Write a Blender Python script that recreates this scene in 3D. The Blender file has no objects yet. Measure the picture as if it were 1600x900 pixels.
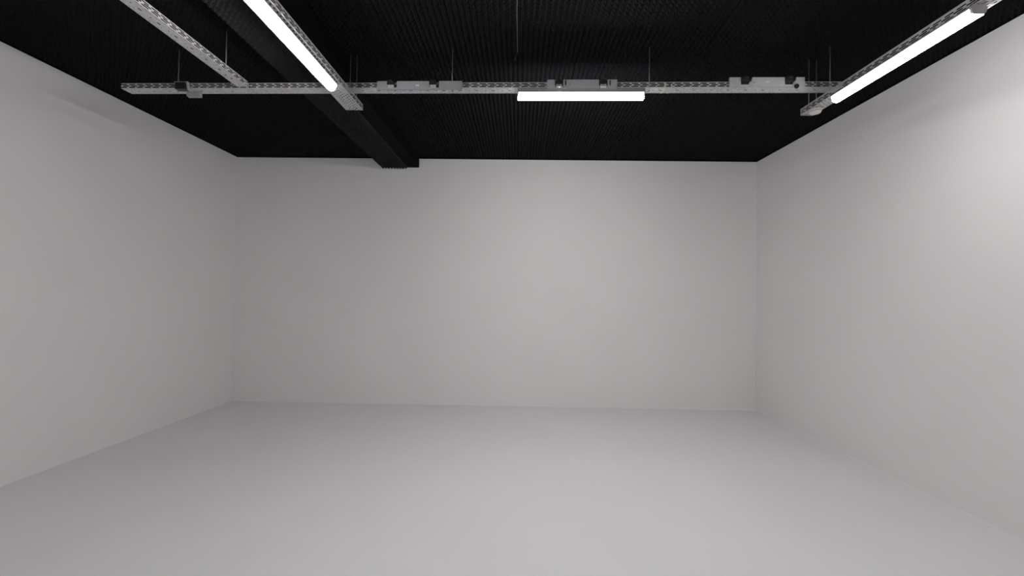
import bpy, math, random
from mathutils import Matrix, Vector
random.seed(7)
scn = bpy.context.scene
COL = scn.collection

# ------------------------------------------------------------------ camera
YAW, PITCH, ROLL, F_PX, CAM_H = -0.0158, 0.0152, 0.0143, 665.0, 1.940
cam_d = bpy.data.cameras.new('camera')
cam = bpy.data.objects.new('camera', cam_d); COL.objects.link(cam)
cam_d.sensor_width = 36.0; cam_d.lens = F_PX / 1600.0 * 36.0
cam_d.clip_start = 0.02; cam_d.clip_end = 60
_f = Vector((math.sin(YAW)*math.cos(PITCH), math.cos(YAW)*math.cos(PITCH), math.sin(PITCH)))
_r = Vector((math.cos(YAW), -math.sin(YAW), 0)); _u = _r.cross(_f)
_r2 = _r*math.cos(ROLL) + _u*math.sin(ROLL); _u2 = -_r*math.sin(ROLL) + _u*math.cos(ROLL)
m = Matrix.Identity(4)
for i in range(3):
    m[i][0] = _r2[i]; m[i][1] = _u2[i]; m[i][2] = -_f[i]
m[2][3] = CAM_H
cam.matrix_world = m
scn.camera = cam

# ------------------------------------------------------------------ world, exposure, light levels
w = bpy.data.worlds.new('world'); scn.world = w; w.use_nodes = True
w.node_tree.nodes['Background'].inputs[0].default_value = (0.02, 0.02, 0.022, 1)
w.node_tree.nodes['Background'].inputs[1].default_value = 0.2
scn.view_settings.view_transform = 'Standard'; scn.view_settings.look = 'None'
scn.view_settings.gamma = 1; scn.view_settings.use_curve_mapping = False
scn.view_settings.exposure = 0.0
TUBE_STRENGTH = 38.5          # the lamps of the different rows are not equally bright
LAMP = {'centre': 3.3*TUBE_STRENGTH, 'left': 1.7*TUBE_STRENGTH, 'right': 1.1*TUBE_STRENGTH, 'rear': 2.2*TUBE_STRENGTH}
TUBE_COLOUR = (1.0, 0.972, 0.985, 1)

# ------------------------------------------------------------------ materials
def mat(name, col, rough=0.6, metal=0.0, spec=0.5, var=0.0, vscale=3.0, bump=0.0, bscale=60.0, emit=None, estr=0):
    mt = bpy.data.materials.new(name); mt.use_nodes = True
    nt = mt.node_tree; b = nt.nodes['Principled BSDF']
    b.inputs['Base Color'].default_value = (*col, 1); b.inputs['Roughness'].default_value = rough
    b.inputs['Metallic'].default_value = metal; b.inputs['Specular IOR Level'].default_value = spec
    tc = nt.nodes.new('ShaderNodeTexCoord')
    if var:
        n = nt.nodes.new('ShaderNodeTexNoise'); n.inputs['Scale'].default_value = vscale; n.inputs['Detail'].default_value = 5
        cr = nt.nodes.new('ShaderNodeValToRGB'); cr.color_ramp.elements[0].position = 0.3; cr.color_ramp.elements[1].position = 0.7
        cr.color_ramp.elements[0].color = (*[c*(1-var) for c in col], 1)
        cr.color_ramp.elements[1].color = (*[min(1, c*(1+var)) for c in col], 1)
        nt.links.new(tc.outputs['Object'], n.inputs['Vector']); nt.links.new(n.outputs['Fac'], cr.inputs['Fac'])
        nt.links.new(cr.outputs['Color'], b.inputs['Base Color'])
    if bump:
        n2 = nt.nodes.new('ShaderNodeTexNoise'); n2.inputs['Scale'].default_value = bscale; n2.inputs['Detail'].default_value = 4
        bp = nt.nodes.new('ShaderNodeBump'); bp.inputs['Strength'].default_value = bump; bp.inputs['Distance'].default_value = 0.01
        nt.links.new(tc.outputs['Object'], n2.inputs['Vector']); nt.links.new(n2.outputs['Fac'], bp.inputs['Height'])
        nt.links.new(bp.outputs['Normal'], b.inputs['Normal'])
    if emit:
        b.inputs['Emission Color'].default_value = emit; b.inputs['Emission Strength'].default_value = estr
    return mt
M_WALL  = mat('white_wall_paint', (0.83, 0.822, 0.815), 0.75, spec=0.3, var=0.012, vscale=1.3, bump=0.05, bscale=45)
M_FLOOR = mat('white_floor_paint', (0.83, 0.828, 0.825), 0.5, spec=0.4, var=0.015, vscale=0.9, bump=0.03, bscale=25)
M_FOAM  = mat('black_acoustic_foam', (0.009, 0.0087, 0.0108), 0.85, spec=0.12, var=0.15, vscale=30)
M_FOAM_LIT = mat('black_acoustic_foam_lamplit', (0.020, 0.0195, 0.022), 0.85, spec=0.2, var=0.15, vscale=30)  # black foam with lamplight on the beam underside put into its colour
M_BLACK = mat('matt_black_board', (0.005, 0.005, 0.0055), 0.9, spec=0.06, var=0.1, vscale=8)
M_ZINC  = mat('galvanised_steel', (0.58, 0.58, 0.58), 0.42, metal=0.35, var=0.12, vscale=22, bump=0.03, bscale=90)
M_ROD   = mat('zinc_plated_rod', (0.22, 0.22, 0.23), 0.45, metal=0.6, var=0.1, vscale=40)
M_PLATE = mat('grey_powder_coated_steel', (0.30, 0.30, 0.32), 0.5, metal=0.1, var=0.05, vscale=12)
M_PLATE2 = mat('grey_powder_coated_steel_lightened', (0.46, 0.46, 0.47), 0.45, metal=0.1, var=0.05, vscale=12)  # lighter plate grey; on the centre plate the lamp glow is in the colour
M_CLAMP = mat('black_plastic', (0.012, 0.012, 0.014), 0.4, var=0.1, vscale=30)
M_CLIP  = mat('bright_steel_clip', (0.55, 0.54, 0.5), 0.35, metal=0.4, var=0.08, vscale=40)
M_HOUS  = mat('white_aluminium_housing', (0.45, 0.44, 0.43), 0.4, metal=0.3, var=0.03, vscale=10)
M_TAPE  = mat('yellow_tape', (0.62, 0.61, 0.46), 0.6, var=0.06, vscale=30)
M_WHITE = mat('white_plastic', (0.72, 0.71, 0.66), 0.45, var=0.03, vscale=20)
M_GREYB = mat('light_grey_plastic', (0.30, 0.30, 0.30), 0.5, var=0.04, vscale=20)
M_LABEL = mat('pale_sticker', (0.62, 0.62, 0.60), 0.5, var=0.05, vscale=60)
M_DIFF  = {k: mat('glowing_opal_diffuser_'+k, (0.9, 0.9, 0.9), 0.4, emit=TUBE_COLOUR, estr=v, var=0.01) for k, v in LAMP.items()}

# ------------------------------------------------------------------ helpers
class MB:
    def __init__(s): s.v = []; s.f = []
    def add(s, vs, fs):
        n = len(s.v); s.v += [tuple(p) for p in vs]; s.f += [tuple(i+n for i in f) for f in fs]; return s
    def box(s, a, b, bev=0.0):
        (x0, y0, z0), (x1, y1, z1) = a, b
        if not bev:
            vs = [(x, y, z) for z in (z0, z1) for y in (y0, y1) for x in (x0, x1)]
            return s.add(vs, [(0,2,3,1), (4,5,7,6), (0,1,5,4), (2,6,7,3), (0,4,6,2), (1,3,7,5)])
        # chamfered box: an octagonal prism along each axis, welded from 24 corners
        vs = []; idx = {}
        for ix, X in enumerate((x0, x1)):
            for iy, Y in enumerate((y0, y1)):
                for iz, Z in enumerate((z0, z1)):
                    sx, sy, sz = (1, -1)[ix], (1, -1)[iy], (1, -1)[iz]
                    for k, off in enumerate(((0, bev, bev), (bev, 0, bev), (bev, bev, 0))):
                        idx[ix, iy, iz, k] = len(vs)
                        vs.append((X+sx*off[0], Y+sy*off[1], Z+sz*off[2]))
        fs = []
        for i in (0, 1):
            fs.append([idx[i,a,b,0] for a, b in ((0,0),(1,0),(1,1),(0,1))])
            fs.append([idx[a,i,b,1] for a, b in ((0,0),(1,0),(1,1),(0,1))])
            fs.append([idx[a,b,i,2] for a, b in ((0,0),(1,0),(1,1),(0,1))])
        for a in (0, 1):
            for b in (0, 1):
                fs.append([idx[a,b,0,0], idx[a,b,0,1], idx[a,b,1,1], idx[a,b,1,0]])
                fs.append([idx[a,0,b,0], idx[a,0,b,2], idx[a,1,b,2], idx[a,1,b,0]])
                fs.append([idx[0,a,b,1], idx[0,a,b,2], idx[1,a,b,2], idx[1,a,b,1]])
                for c in (0, 1): fs.append([idx[a,b,c,0], idx[a,b,c,1], idx[a,b,c,2]])
        return s.add(vs, fs)
    def cyl(s, p0, p1, r0, r1=None, n=16):
        r1 = r0 if r1 is None else r1
        p0, p1 = Vector(p0), Vector(p1); d = (p1-p0).normalized()
        a = d.orthogonal().normalized(); b = d.cross(a)
        vs = []
        for p, r in ((p0, r0), (p1, r1)):
            vs += [p + a*r*math.cos(2*math.pi*k/n) + b*r*math.sin(2*math.pi*k/n) for k in range(n)]
        fs = [(k, (k+1) % n, n+(k+1) % n, n+k) for k in range(n)] + [tuple(range(n-1, -1, -1)), tuple(range(n, 2*n))]
        return s.add(vs, fs)
    def prism(s, prof, x0, x1):            # profile in (y, z) swept along x
        n = len(prof)
        vs = [(x0, y, z) for y, z in prof] + [(x1, y, z) for y, z in prof]
        fs = [(k, (k+1) % n, n+(k+1) % n, n+k) for k in range(n)] + [tuple(range(n-1, -1, -1)), tuple(range(n, 2*n))]
        return s.add(vs, fs)
    def build(s, name, material, parent=None, loc=None, rz=0, smooth=False, solid=0, fix=True):
        me = bpy.data.meshes.new(name); me.from_pydata(s.v, [], s.f)
        if fix:
            import bmesh
            bm = bmesh.new(); bm.from_mesh(me); bmesh.ops.recalc_face_normals(bm, faces=bm.faces); bm.to_mesh(me); bm.free()
        me.materials.append(material); me.update()
        if smooth:
            for p in me.polygons: p.use_smooth = len(p.vertices) == 4
        o = bpy.data.objects.new(name, me); COL.objects.link(o)
        if parent: o.parent = parent
        if loc: o.location = loc
        o.rotation_euler.z = rz
        if solid:
            md = o.modifiers.new('sheet', 'SOLIDIFY'); md.thickness = solid; md.offset = 0
        return o
def tag(o, label=None, cat=None, group=None, kind=None):
    if label: o['label'] = label
    if cat: o['category'] = cat
    if group: o['group'] = group
    if kind: o['kind'] = kind
    return o
def empty(name, loc, rz=0):
    o = bpy.data.objects.new(name, None); COL.objects.link(o)
    o.location = loc; o.rotation_euler.z = rz; o.empty_display_size = 0.1
    return o
def copy_tree(o, parent=None):
    c = o.copy(); COL.objects.link(c)
    if parent: c.parent = parent
    for ch in list(o.children): copy_tree(ch, c)
    return c

# ------------------------------------------------------------------ the room
XL, XR, YB, YF, ZC = -5.01, 4.105, 7.42, -3.2, 4.30
COVE = 0.015
def wall_profile():
    p = [(0.0, ZC+0.15), (0.0, COVE)]
    for k in range(1, 9):
        a = math.pi/2*k/8
        p.append((COVE*(1-math.cos(a)), COVE*(1-math.sin(a))))
    return p
def wall(name, a, b, inward):             # from a to b (xy), profile leaning inward at the foot, 0.15 m thick
    a = Vector((*a, 0)); b = Vector((*b, 0)); n = Vector((*inward, 0))
    prof = [(d, z) for d, z in wall_profile()] + [(COVE, -0.02), (-0.15, -0.02), (-0.15, ZC+0.15)]
    k = len(prof)
    vs = [p + n*d + Vector((0, 0, z)) for p in (a, b) for d, z in prof]
    fs = [(i, (i+1) % k, k+(i+1) % k, k+i) for i in range(k)] + [tuple(range(k)), tuple(range(2*k-1, k-1, -1))]
    mb = MB(); mb.add(vs, fs)
    return tag(mb.build(name, M_WALL), kind='structure')
wall('wall_back', (XL, YB), (XR, YB), (0, -1))
wall('wall_left', (XL, YF), (XL, YB+0.15), (1, 0))
wall('wall_right', (XR, YF), (XR, YB+0.15), (-1, 0))
wall('wall_front', (XL, YF), (XR, YF), (0, 1))
tag(MB().box((XL, YF, -0.12), (XR, YB, 0.0)).build('floor', M_FLOOR), kind='structure')

# ceiling: board with pyramid foam panels (0.6 x 0.5 m), 5 cm pyramids, small seams between panels
P = 0.05
def foam(mb, x0, y0, nx, ny, base, depth, nz=-1, px=P, py=P):
    n0 = len(mb.v)
    for j in range(ny+1):
        for i in range(nx+1):
            mb.v.append((x0+i*px, y0+j*py, base))
    t0 = len(mb.v)
    for j in range(ny):
        for i in range(nx):
            mb.v.append((x0+(i+.5)*px + random.uniform(-.002, .002), y0+(j+.5)*py + random.uniform(-.002, .002), base+nz*(depth+random.uniform(-.003, .003))))
    for j in range(ny):
        for i in range(nx):
            a = n0+j*(nx+1)+i; b = a+1; c = b+nx+1; d = a+nx+1; t = t0+j*nx+i
            mb.f += [(b, a, t), (c, b, t), (d, c, t), (a, d, t)]
cm = MB()
SEAM = 0.004
FOAM_D = 0.038
nxp = int(math.ceil((XR-XL)/0.6)); x_start = -0.045 - 0.6*math.ceil((-0.045-XL)/0.6)
y = 4.25 + 0.5*7
while y > 0.6:
    y -= 0.5
    x = x_start
    while x < XR:
        xa, xb = max(x+SEAM/2, XL), min(x+0.6-SEAM/2, XR)
        ya, yb = y+SEAM/2, min(y+0.5-SEAM/2, YB)
        if xb-xa > 0.03 and yb-ya > 0.03:
            nx = max(1, round((xb-xa)/P)); ny = max(1, round((yb-ya)/P))
            dz = random.uniform(-0.003, 0.003)
            foam(cm, xa, ya, nx, ny, ZC+FOAM_D+dz, FOAM_D, -1, (xb-xa)/nx, (yb-ya)/ny)
        x += 0.6
ET = 0.012                                       # thin black edging where the foam meets the walls
ceil = tag(MB().box((XL, YF, ZC+0.045), (XR, YB, ZC+0.2)).box((XL, YF, ZC), (XL+ET, YB, ZC+0.046)).box((XR-ET, YF, ZC), (XR, YB, ZC+0.046)).box((XL+ET, YB-ET, ZC), (XR-ET, YB, ZC+0.046)).build('ceiling', M_BLACK), kind='structure')
tag(cm.build('foam_lining', M_FOAM, ceil, fix=False), 'black pyramid foam lining of the ceiling')

# boxed-in beam running away from the camera, foam on its underside
BX0, BX1, BFX, BZ = -2.425, -1.78, -1.97, 4.145
beam = tag(MB().box((BX0, YF, BZ), (BX1, YB, ZC+0.05)).build('ceiling_beam', M_BLACK), kind='structure')
bmf = MB()
yy = 0.6
while yy < YB-0.02:
    ny = min(12, int((YB-yy)/P))
    if ny < 1: break
    foam(bmf, BX0, yy, 9, ny, BZ-0.001, 0.042, -1); yy += ny*P + (SEAM if ny == 12 else 1)
tag(bmf.build('foam_lining', M_FOAM_LIT, beam, fix=False), 'black pyramid foam on the underside of the beam')

# ------------------------------------------------------------------ perforated cable trays
def sheet(mb, org, U, V, L, rows, period, col=0.01):
    """perforated sheet: rows = [(width, pattern or None)], pattern = string over columns, 'o' = hole"""
    n = int(round(L/col)); du = L/n
    org, U, V = Vector(org), Vector(U), Vector(V)
    v = 0.0
    for wd, pat in rows:
        i = 0
        while i < n:
            j = i
            if pat is None: j = n
            else:
                hole = pat[i % len(pat)] == 'o'
                while j < n and (pat[j % len(pat)] == 'o') == hole: j += 1
                if hole: i = j; continue
            a = org+U*(i*du)+V*v; b = org+U*(j*du)+V*v
            mb.add([a, b, b+V*wd, a+V*wd], [(0, 1, 2, 3)])
            i = j
        v += wd
def tray_mesh(L, W=0.115, H=0.05, flange=0.012, grid=False):
    mb = MB()
    k = W/0.115
    s1 = 'oo--oo--oo--oo--'; s2 = '-----o-----ooo--'; s3 = '-o--------o-----'
    bot = [(0.010*k, None), (0.006*k, s1), (0.012*k, None), (0.008*k, s3), (0.0145*k, None), (0.014*k, s2), (0.0145*k, None),
           (0.008*k, s3), (0.012*k, None), (0.006*k, s1), (0.010*k, None)]
    if grid:
        g = W/9.0
        bot = []
        for q in range(4): bot += [(g, None), (g, 'oo--')] if q == 0 else [(g, None), (g, ('--oo', 'oo--')[q % 2 == 0])]
        bot.append((g, None))
    sheet(mb, (0, 0, 0), (1, 0, 0), (0, 1, 0), L, bot, 16)
    side = [(0.005, None), (0.010, 'oooooo--oooooo--'), (0.004, None), (0.010, '--oooooo--oooooo'), (0.004, None), (0.010, 'oooooo--oooooo--'), (H-0.043, None)]
    for yy in (0, W): sheet(mb, (0, yy, 0), (1, 0, 0), (0, 0, 1), L, side, 16)
    for yy, sg in ((0, 1), (W, -1)):
        mb.add([(0, yy, H), (L, yy, H), (L, yy+sg*flange, H), (0, yy+sg*flange, H)], [(0, 1, 2, 3)])
    return mb
def tray(name, loc, rz, L, label, W=0.115, H=0.05, grid=False):
    root = empty(name, loc, rz)
    tag(root, label, 'cable tray', 'perforated steel cable trays')
    tray_mesh(L, W, H, grid=grid).build('perforated_channel', M_ZINC, root, solid=0.0015, fix=False)
    return root
SK = -0.0177                                    # the cross run is very slightly skewed
def cross_y(x): return 4.022 - 0.0177*(x-0.0)   # near edge of the cross run
ZX = 3.91
tL = tray('cable_tray', (-3.934, cross_y(-3.934), ZX), SK, 1.288, 'short cross tray section at the far left, ending free near the left wall')
tR = tray('cable_tray', (-2.640, cross_y(-2.640), ZX), SK, 5.62, 'long cross tray run carrying the centre light and the three grey bracket plates')
for dx in (3.985, 4.045):
    MB().box((dx, -0.003, -0.003), (dx+0.012, 0.118, 0.0)).box((dx, -0.0035, 0), (dx+0.012, -0.0015, 0.03)).build('tape_band', M_TAPE, tR)
MB().box((1.37, -0.003, -0.003), (1.385, 0.118, 0.0)).build('tape_band', M_TAPE, tR)
# tray running towards the camera from the tee
tB = tray('cable_tray', (-2.645, YF+0.4, ZX), math.pi/2, 4.04-(YF+0.4), 'bare tray running to the camera at left, joining the cross run in a tee', W=0.105)
# light tray C (left of centre), hanging a little lower
ZL = 3.79
tC = tray('cable_tray', (-1.607, YF+0.4, ZL), math.pi/2, 4.27-(YF+0.4), 'lower tray holding the long light left of centre, its free end past the cross run', W=0.113, H=0.055, grid=True)
rail = MB()
LC = 4.27-(YF+0.4)
sheet(rail, (0, 0.120, 0), (1, 0, 0), (0, 1, 0), LC, [(0.012, None), (0.006, 'oo--oo--'), (0.016, None), (0.006, '--oo--oo'), (0.013, None)], 8)
for yy in (0.120, 0.173): sheet(rail, (0, yy, 0), (1, 0, 0), (0, 0, 1), LC, [(0.03, None)], 8)
for k in range(8):
    rail.box((0.3+k*0.92, 0.105, 0.031), (0.34+k*0.92, 0.17, 0.034))
rail.build('side_rail', M_ZINC, tC, solid=0.0015, fix=False)
# light tray D (right)
tD = tray('cable_tray', (2.942, YF+0.4, ZL), math.pi/2, 4.31-(YF+0.4), 'right-hand light tray beside the right wall with the round sensor at its end', W=0.125, H=0.06, grid=True)
LD = 4.31-(YF+0.4)
MB().add([(LD, 0, 0), (LD, 0.125, 0), (LD, 0.125, 0.05), (LD, 0.11, 0.06), (LD, 0.015, 0.06), (LD, 0, 0.05)], [(0, 1, 2, 3, 4, 5)]).box((LD-0.012, 0, -0.004), (LD+0.002, 0.125, 0.0)).build('end_plate', M_PLATE, tD, solid=0.002)

# ------------------------------------------------------------------ LED batten lights
def batten(loc, rz, label, lamp, L=1.2, W=0.086, up=0.0):
    root = empty('linear_light', loc, rz)
    tag(root, label, 'ceiling light', 'linear lights under the trays')
    # local x = along the light, z = 0 the top of the housing
    h = W/2
    MB().prism([(-h*0.8, up), (h*0.8, up), (h*1.02, -0.010), (h*1.16, -0.020), (h*1.16, -0.0262), (-h*1.16, -0.0262), (-h*1.16, -0.020), (-h*1.02, -0.010)], 0.012, L-0.012).build('housing', M_HOUS, root)
    prof = [(-h*0.96, -0.0262), (-h*0.97, -0.036)]
    for k in range(0, 13):
        a = math.pi*k/12
        prof.append((-h*0.96*math.cos(a), -0.042-0.036*math.sin(a)))
    prof += [(h*0.97, -0.036), (h*0.96, -0.0262)]
    MB().prism(prof, 0.004, L-0.004).build('diffuser', M_DIFF[lamp], root, smooth=False)
    for x0, x1 in ((0.0, 0.0118), (L-0.0118, L)):
        MB().prism([(-h*0.9, up-0.001), (h*0.9, up-0.001), (h*1.17, -0.019), (h*1.17, -0.031), (h*1.0, -0.052), (h*0.72, -0.064), (-h*0.72, -0.064), (-h*1.0, -0.052), (-h*1.17, -0.031), (-h*1.17, -0.019)], x0, x1).build('end_cap', M_HOUS, root)
    for x0 in (0.2, L-0.24):
        MB().box((x0, -h-0.002, -0.027), (x0+0.03, h+0.002, 0.001)).build('clip', M_CLIP, root)
    return root
batten((-0.037, cross_y(-0.037)+0.038, ZX-0.023), SK, 'lit light bar across the middle of the cross tray, facing the camera broadside', 'centre', up=0.02)
batten((-1.672, 2.50, ZL-0.003), math.pi/2, 'long lit light bar left of centre, cut by the top edge of the picture', 'left')
batten((2.835, 2.66, ZL-0.003), math.pi/2, 'lit light bar at right running along the right wall', 'right')
# unseen light bars added behind the camera to lift the room light
for x, yy, lab in ((-1.672, -2.2, 'unseen light bar added behind the camera, left row'), (2.835, -2.2, 'unseen light bar added behind the camera, right row')):
    batten((x, yy, ZL-0.003), math.pi/2, lab, 'rear')

# ------------------------------------------------------------------ grey bracket plates with black clamps
def bracket(x0, x1, z0, z1, notches, label, knob=False, open_right=False, plabel=None, pm=None):
    pm = pm or M_PLATE
    L = x1-x0; H = z1-z0
    root = empty('bracket_plate', (x0, cross_y(x0)-0.004, z0), SK)
    tag(root, label, 'bracket plate', 'grey bracket plates along the cross tray')
    T = 0.022
    mb = MB()
    lip = 0.016 if not knob else 0.006
    mb.box((0, -T, 0), (L, 0, lip))
    edges = [0] + [e for n in notches for e in n] + [L]
    for i in range(0, len(edges), 2):
        mb.box((edges[i], -T, lip), (edges[i+1], 0, H), 0.0)
    mb.build('plate', pm, root)
    if plabel is not None:
        MB().box((plabel-0.017, -T-0.001, H*0.40), (plabel+0.017, -T, H*0.55)).build('sticker', M_LABEL, root)
    for n0, n1 in notches:
        wn = n1-n0
        scr = MB()
        cl = MB()
        if knob:
            cl.box((n0+0.002, -T+0.004, lip), (n1-0.002, -0.001, H*0.98), 0.002)
            cm_ = n0+wn*0.5
            o = cl.build('clamp', pm, root)
            kb = MB().cyl((cm_, -T-0.02, H*0.66), (cm_, -T+0.004, H*0.70), 0.026, 0.026, 18); kb.cyl((cm_, -T-0.026, H*0.66), (cm_, -T-0.018, H*0.66), 0.017, 0.02, 6)
            kb.build('knob', M_CLAMP, o)
            for sx in (n0+0.002, n1-0.014, n1+0.018):
                MB().box((sx, -T-0.003, H*0.32), (sx+0.011, -T+0.006, H*0.90), 0.002).build('slot_insert', M_CLAMP, o)
            MB().box((cm_-0.027, -T-0.012, lip), (cm_+0.027, -T+0.004, lip+0.026), 0.002).build('clip', M_CLIP, o)
        else:
            wc = wn*0.72
            cl.box((n0+0.001, -T-0.014, H*0.5), (n0+wc, -0.002, H*1.02), 0.004)
            cl.box((n0+0.001, -T*0.5, lip), (n1-0.001, -0.001, H*0.55))
            cl.box((n0+wc*0.3, -T-0.02, H*0.82), (n0+wc*0.8, -0.002, H*1.08), 0.004)
            o = cl.build('clamp', M_CLAMP, root)
            if not open_right:
                MB().box((n0+0.008, -T-0.010, lip), (n0+wc, -T*0.5, lip+H*0.30), 0.002).box((n0+0.015, -T-0.012, lip+H*0.34), (n0+wc-0.03, -T*0.5, lip+H*0.50), 0.001).build('clip', M_CLIP, o)
            else:
                z_ = lip
                MB().add([(n0+wc, -T, z_), (n1-0.002, -T, z_), (n1-0.002, -T, z_+0.042), (n0+wc, -T, z_+0.018),
                          (n0+wc, -0.004, z_), (n1-0.002, -0.004, z_), (n1-0.002, -0.004, z_+0.042), (n0+wc, -0.004, z_+0.018)],
                         [(0,1,2,3), (7,6,5,4), (0,4,5,1), (1,5,6,2), (2,6,7,3), (3,7,4,0)]).build('clip', M_CLIP, o)
    # two small screws
    for sx in (L*0.43*0.75, L*0.80):
        MB().cyl((sx, -T-0.003, H*0.42), (sx, -T, H*0.42), 0.005, n=8).build('screw', M_ROD, root)
    return root
bracket(-1.383, -0.566, 3.884, 3.962, [(0.098, 0.192), (0.503, 0.597)], 'grey bracket plate left of the centre light', plabel=0.39)
bracket(0.243, 0.898, 3.892, 3.972, [(0.072, 0.150), (0.485, 0.565)], 'grey bracket plate right above the lit centre light', knob=True, pm=M_PLATE2)
pr3 = bracket(1.938, 2.620, 3.906, 3.990, [(0.102, 0.205), (0.503, 0.606)], 'grey bracket plate near the right light, brightest of the three', open_right=True, plabel=0.345, pm=M_PLATE2)
MB().cyl((0.607, -0.034, -0.002), (0.607, -0.022, -0.002), 0.019, 0.022, 18).build('thumbwheel', M_CLAMP, pr3)

# ------------------------------------------------------------------ small devices
x0 = -3.354; root = empty('mounted_device', (x0, cross_y(x0)-0.004, 3.868), SK)
tag(root, 'small black box in a pale open frame at the left end of the cross tray', 'device')
MB().box((0.012, -0.06, 0.006), (0.118, 0, 0.074), 0.004).build('body', M_CLAMP, root)
MB().box((0, -0.05, 0.076), (0.132, -0.035, 0.081)).box((0, -0.05, 0.05), (0.006, -0.035, 0.081)).add(
    [(0.120, -0.052, 0.081), (0.133, -0.052, 0.081), (0.146, -0.052, 0.0), (0.132, -0.052, 0.0),
     (0.120, -0.030, 0.081), (0.133, -0.030, 0.081), (0.146, -0.030, 0.0), (0.132, -0.030, 0.0)],
    [(0,1,2,3), (7,6,5,4), (0,4,5,1), (1,5,6,2), (2,6,7,3), (3,7,4,0)]).build('frame', M_CLIP, root)
x0 = -3.335; root = empty('junction_box', (x0, cross_y(x0)+0.075, 3.905), SK)
tag(root, 'small light grey junction box under the left end of the cross tray', 'junction box')
MB().prism([(0, 0), (0.035, 0), (0.035, -0.04), (0, -0.032)], 0, 0.135).build('body', M_GREYB, root)
MB().box((0.004, 0.004, -0.0335), (0.131, 0.031, -0.038)).build('cover', M_GREYB, root)

s = empty('ceiling_sensor', (2.868, 4.17, ZL-0.004))
tag(s, 'round white motion sensor under the end of the right light tray', 'sensor')
MB().cyl((0, 0, 0), (0, 0, -0.016), 0.056, 0.054, 32).build('base', M_WHITE, s, smooth=True)
dm = MB(); n = 32
ringz = [(0.050, -0.019), (0.049, -0.030), (0.042, -0.038), (0.028, -0.043), (0.012, -0.045)]
vs = [(r_*math.cos(2*math.pi*k/n), r_*math.sin(2*math.pi*k/n), z_) for r_, z_ in ringz for k in range(n)]
fs = [(i*n+k, i*n+(k+1) % n, (i+1)*n+(k+1) % n, (i+1)*n+k) for i in range(len(ringz)-1) for k in range(n)] + [tuple((len(ringz)-1)*n+k for k in range(n)), tuple(range(n))]
dm.add(vs, fs).build('lens', M_WHITE, s, smooth=True)
tag(MB().cyl((0, 0, -0.0155), (0, 0, -0.0195), 0.046, n=32).build('gap_ring', M_CLAMP, s), 'dark gap between base and lens')

# ------------------------------------------------------------------ suspension rods
def rod_proto():
    root = empty('suspension_rod', (0, 0, 0))
    return root
def rod(x, yy, z0, label):
    root = empty('suspension_rod', (x, yy, z0))
    tag(root, label, 'threaded rod', 'thin rods hanging the trays from the ceiling')
    MB().cyl((0, 0, 0), (0, 0, ZC+0.05-z0), 0.0045, n=8).build('rod', M_ROD, root, smooth=True)
    MB().cyl((0, 0, 0.022), (0, 0, 0.030), 0.009, n=6).cyl((0, 0, 0.018), (0, 0, 0.0215), 0.014, n=12).build('nut', M_ROD, root)
    return root
rod(-0.674, cross_y(-.674)+0.055, ZX-0.015, 'thin rod above the right end of the left grey bracket plate')
rod(-2.700, 3.811, ZX-0.015, 'thin rod holding the bare left tray just before the tee')
rod(-3.404, cross_y(-3.404)+0.055, ZX-0.015, 'thin rod at the far left, above the small black device')
rod(1.217, cross_y(1.217)+0.05, ZX-0.015, 'thin rod just right of the centre light')
rod(2.901, cross_y(2.901)+0.05, ZX-0.015, 'thin rod at the right end of the cross tray, right of the rod pair')
rod(-1.720, 4.215, ZL-0.015, 'left one of the rod pair above the end of the left light tray')
rod(-1.655, 4.215, ZL-0.015, 'right one of the rod pair above the end of the left light tray')
rod(2.849, 4.235, ZL-0.015, 'left one of the rod pair above the sensor end of the right light tray')
rod(2.922, 4.235, ZL-0.015, 'right one of the rod pair above the sensor end of the right light tray')
# more hangers beyond the frame that carry the long trays
for x, z_, lab in ((-2.70, ZX, 'rod holding the bare left tray above the camera'), (-1.66, ZL, 'rod holding the left light tray above the camera'), (2.88, ZL, 'rod holding the right light tray above the camera')):
    rod(x, 0.0, z_-0.015, lab)

# thin pale wire along a foam seam above the centre light, ending in a small hook
wr = empty('ceiling_wire', (-0.045, 2.9, ZC-0.004))
tag(wr, 'thin pale wire along the foam seam above the centre light', 'wire')
wm = MB()
prev = None
for k in range(13):
    p = (random.uniform(-.002, .002), k*0.1, random.uniform(-.002, .001))
    if prev: wm.cyl(prev, p, 0.0022, n=6)
    prev = p
wm.build('strand', M_ROD, wr)
MB().cyl((-0.02, 1.30, 0.0), (-0.02, 1.33, -0.012), 0.010, 0.004, 8).cyl(prev, (-0.02, 1.30, 0.0), 0.0022, n=6).build('hook', M_CLAMP, wr)
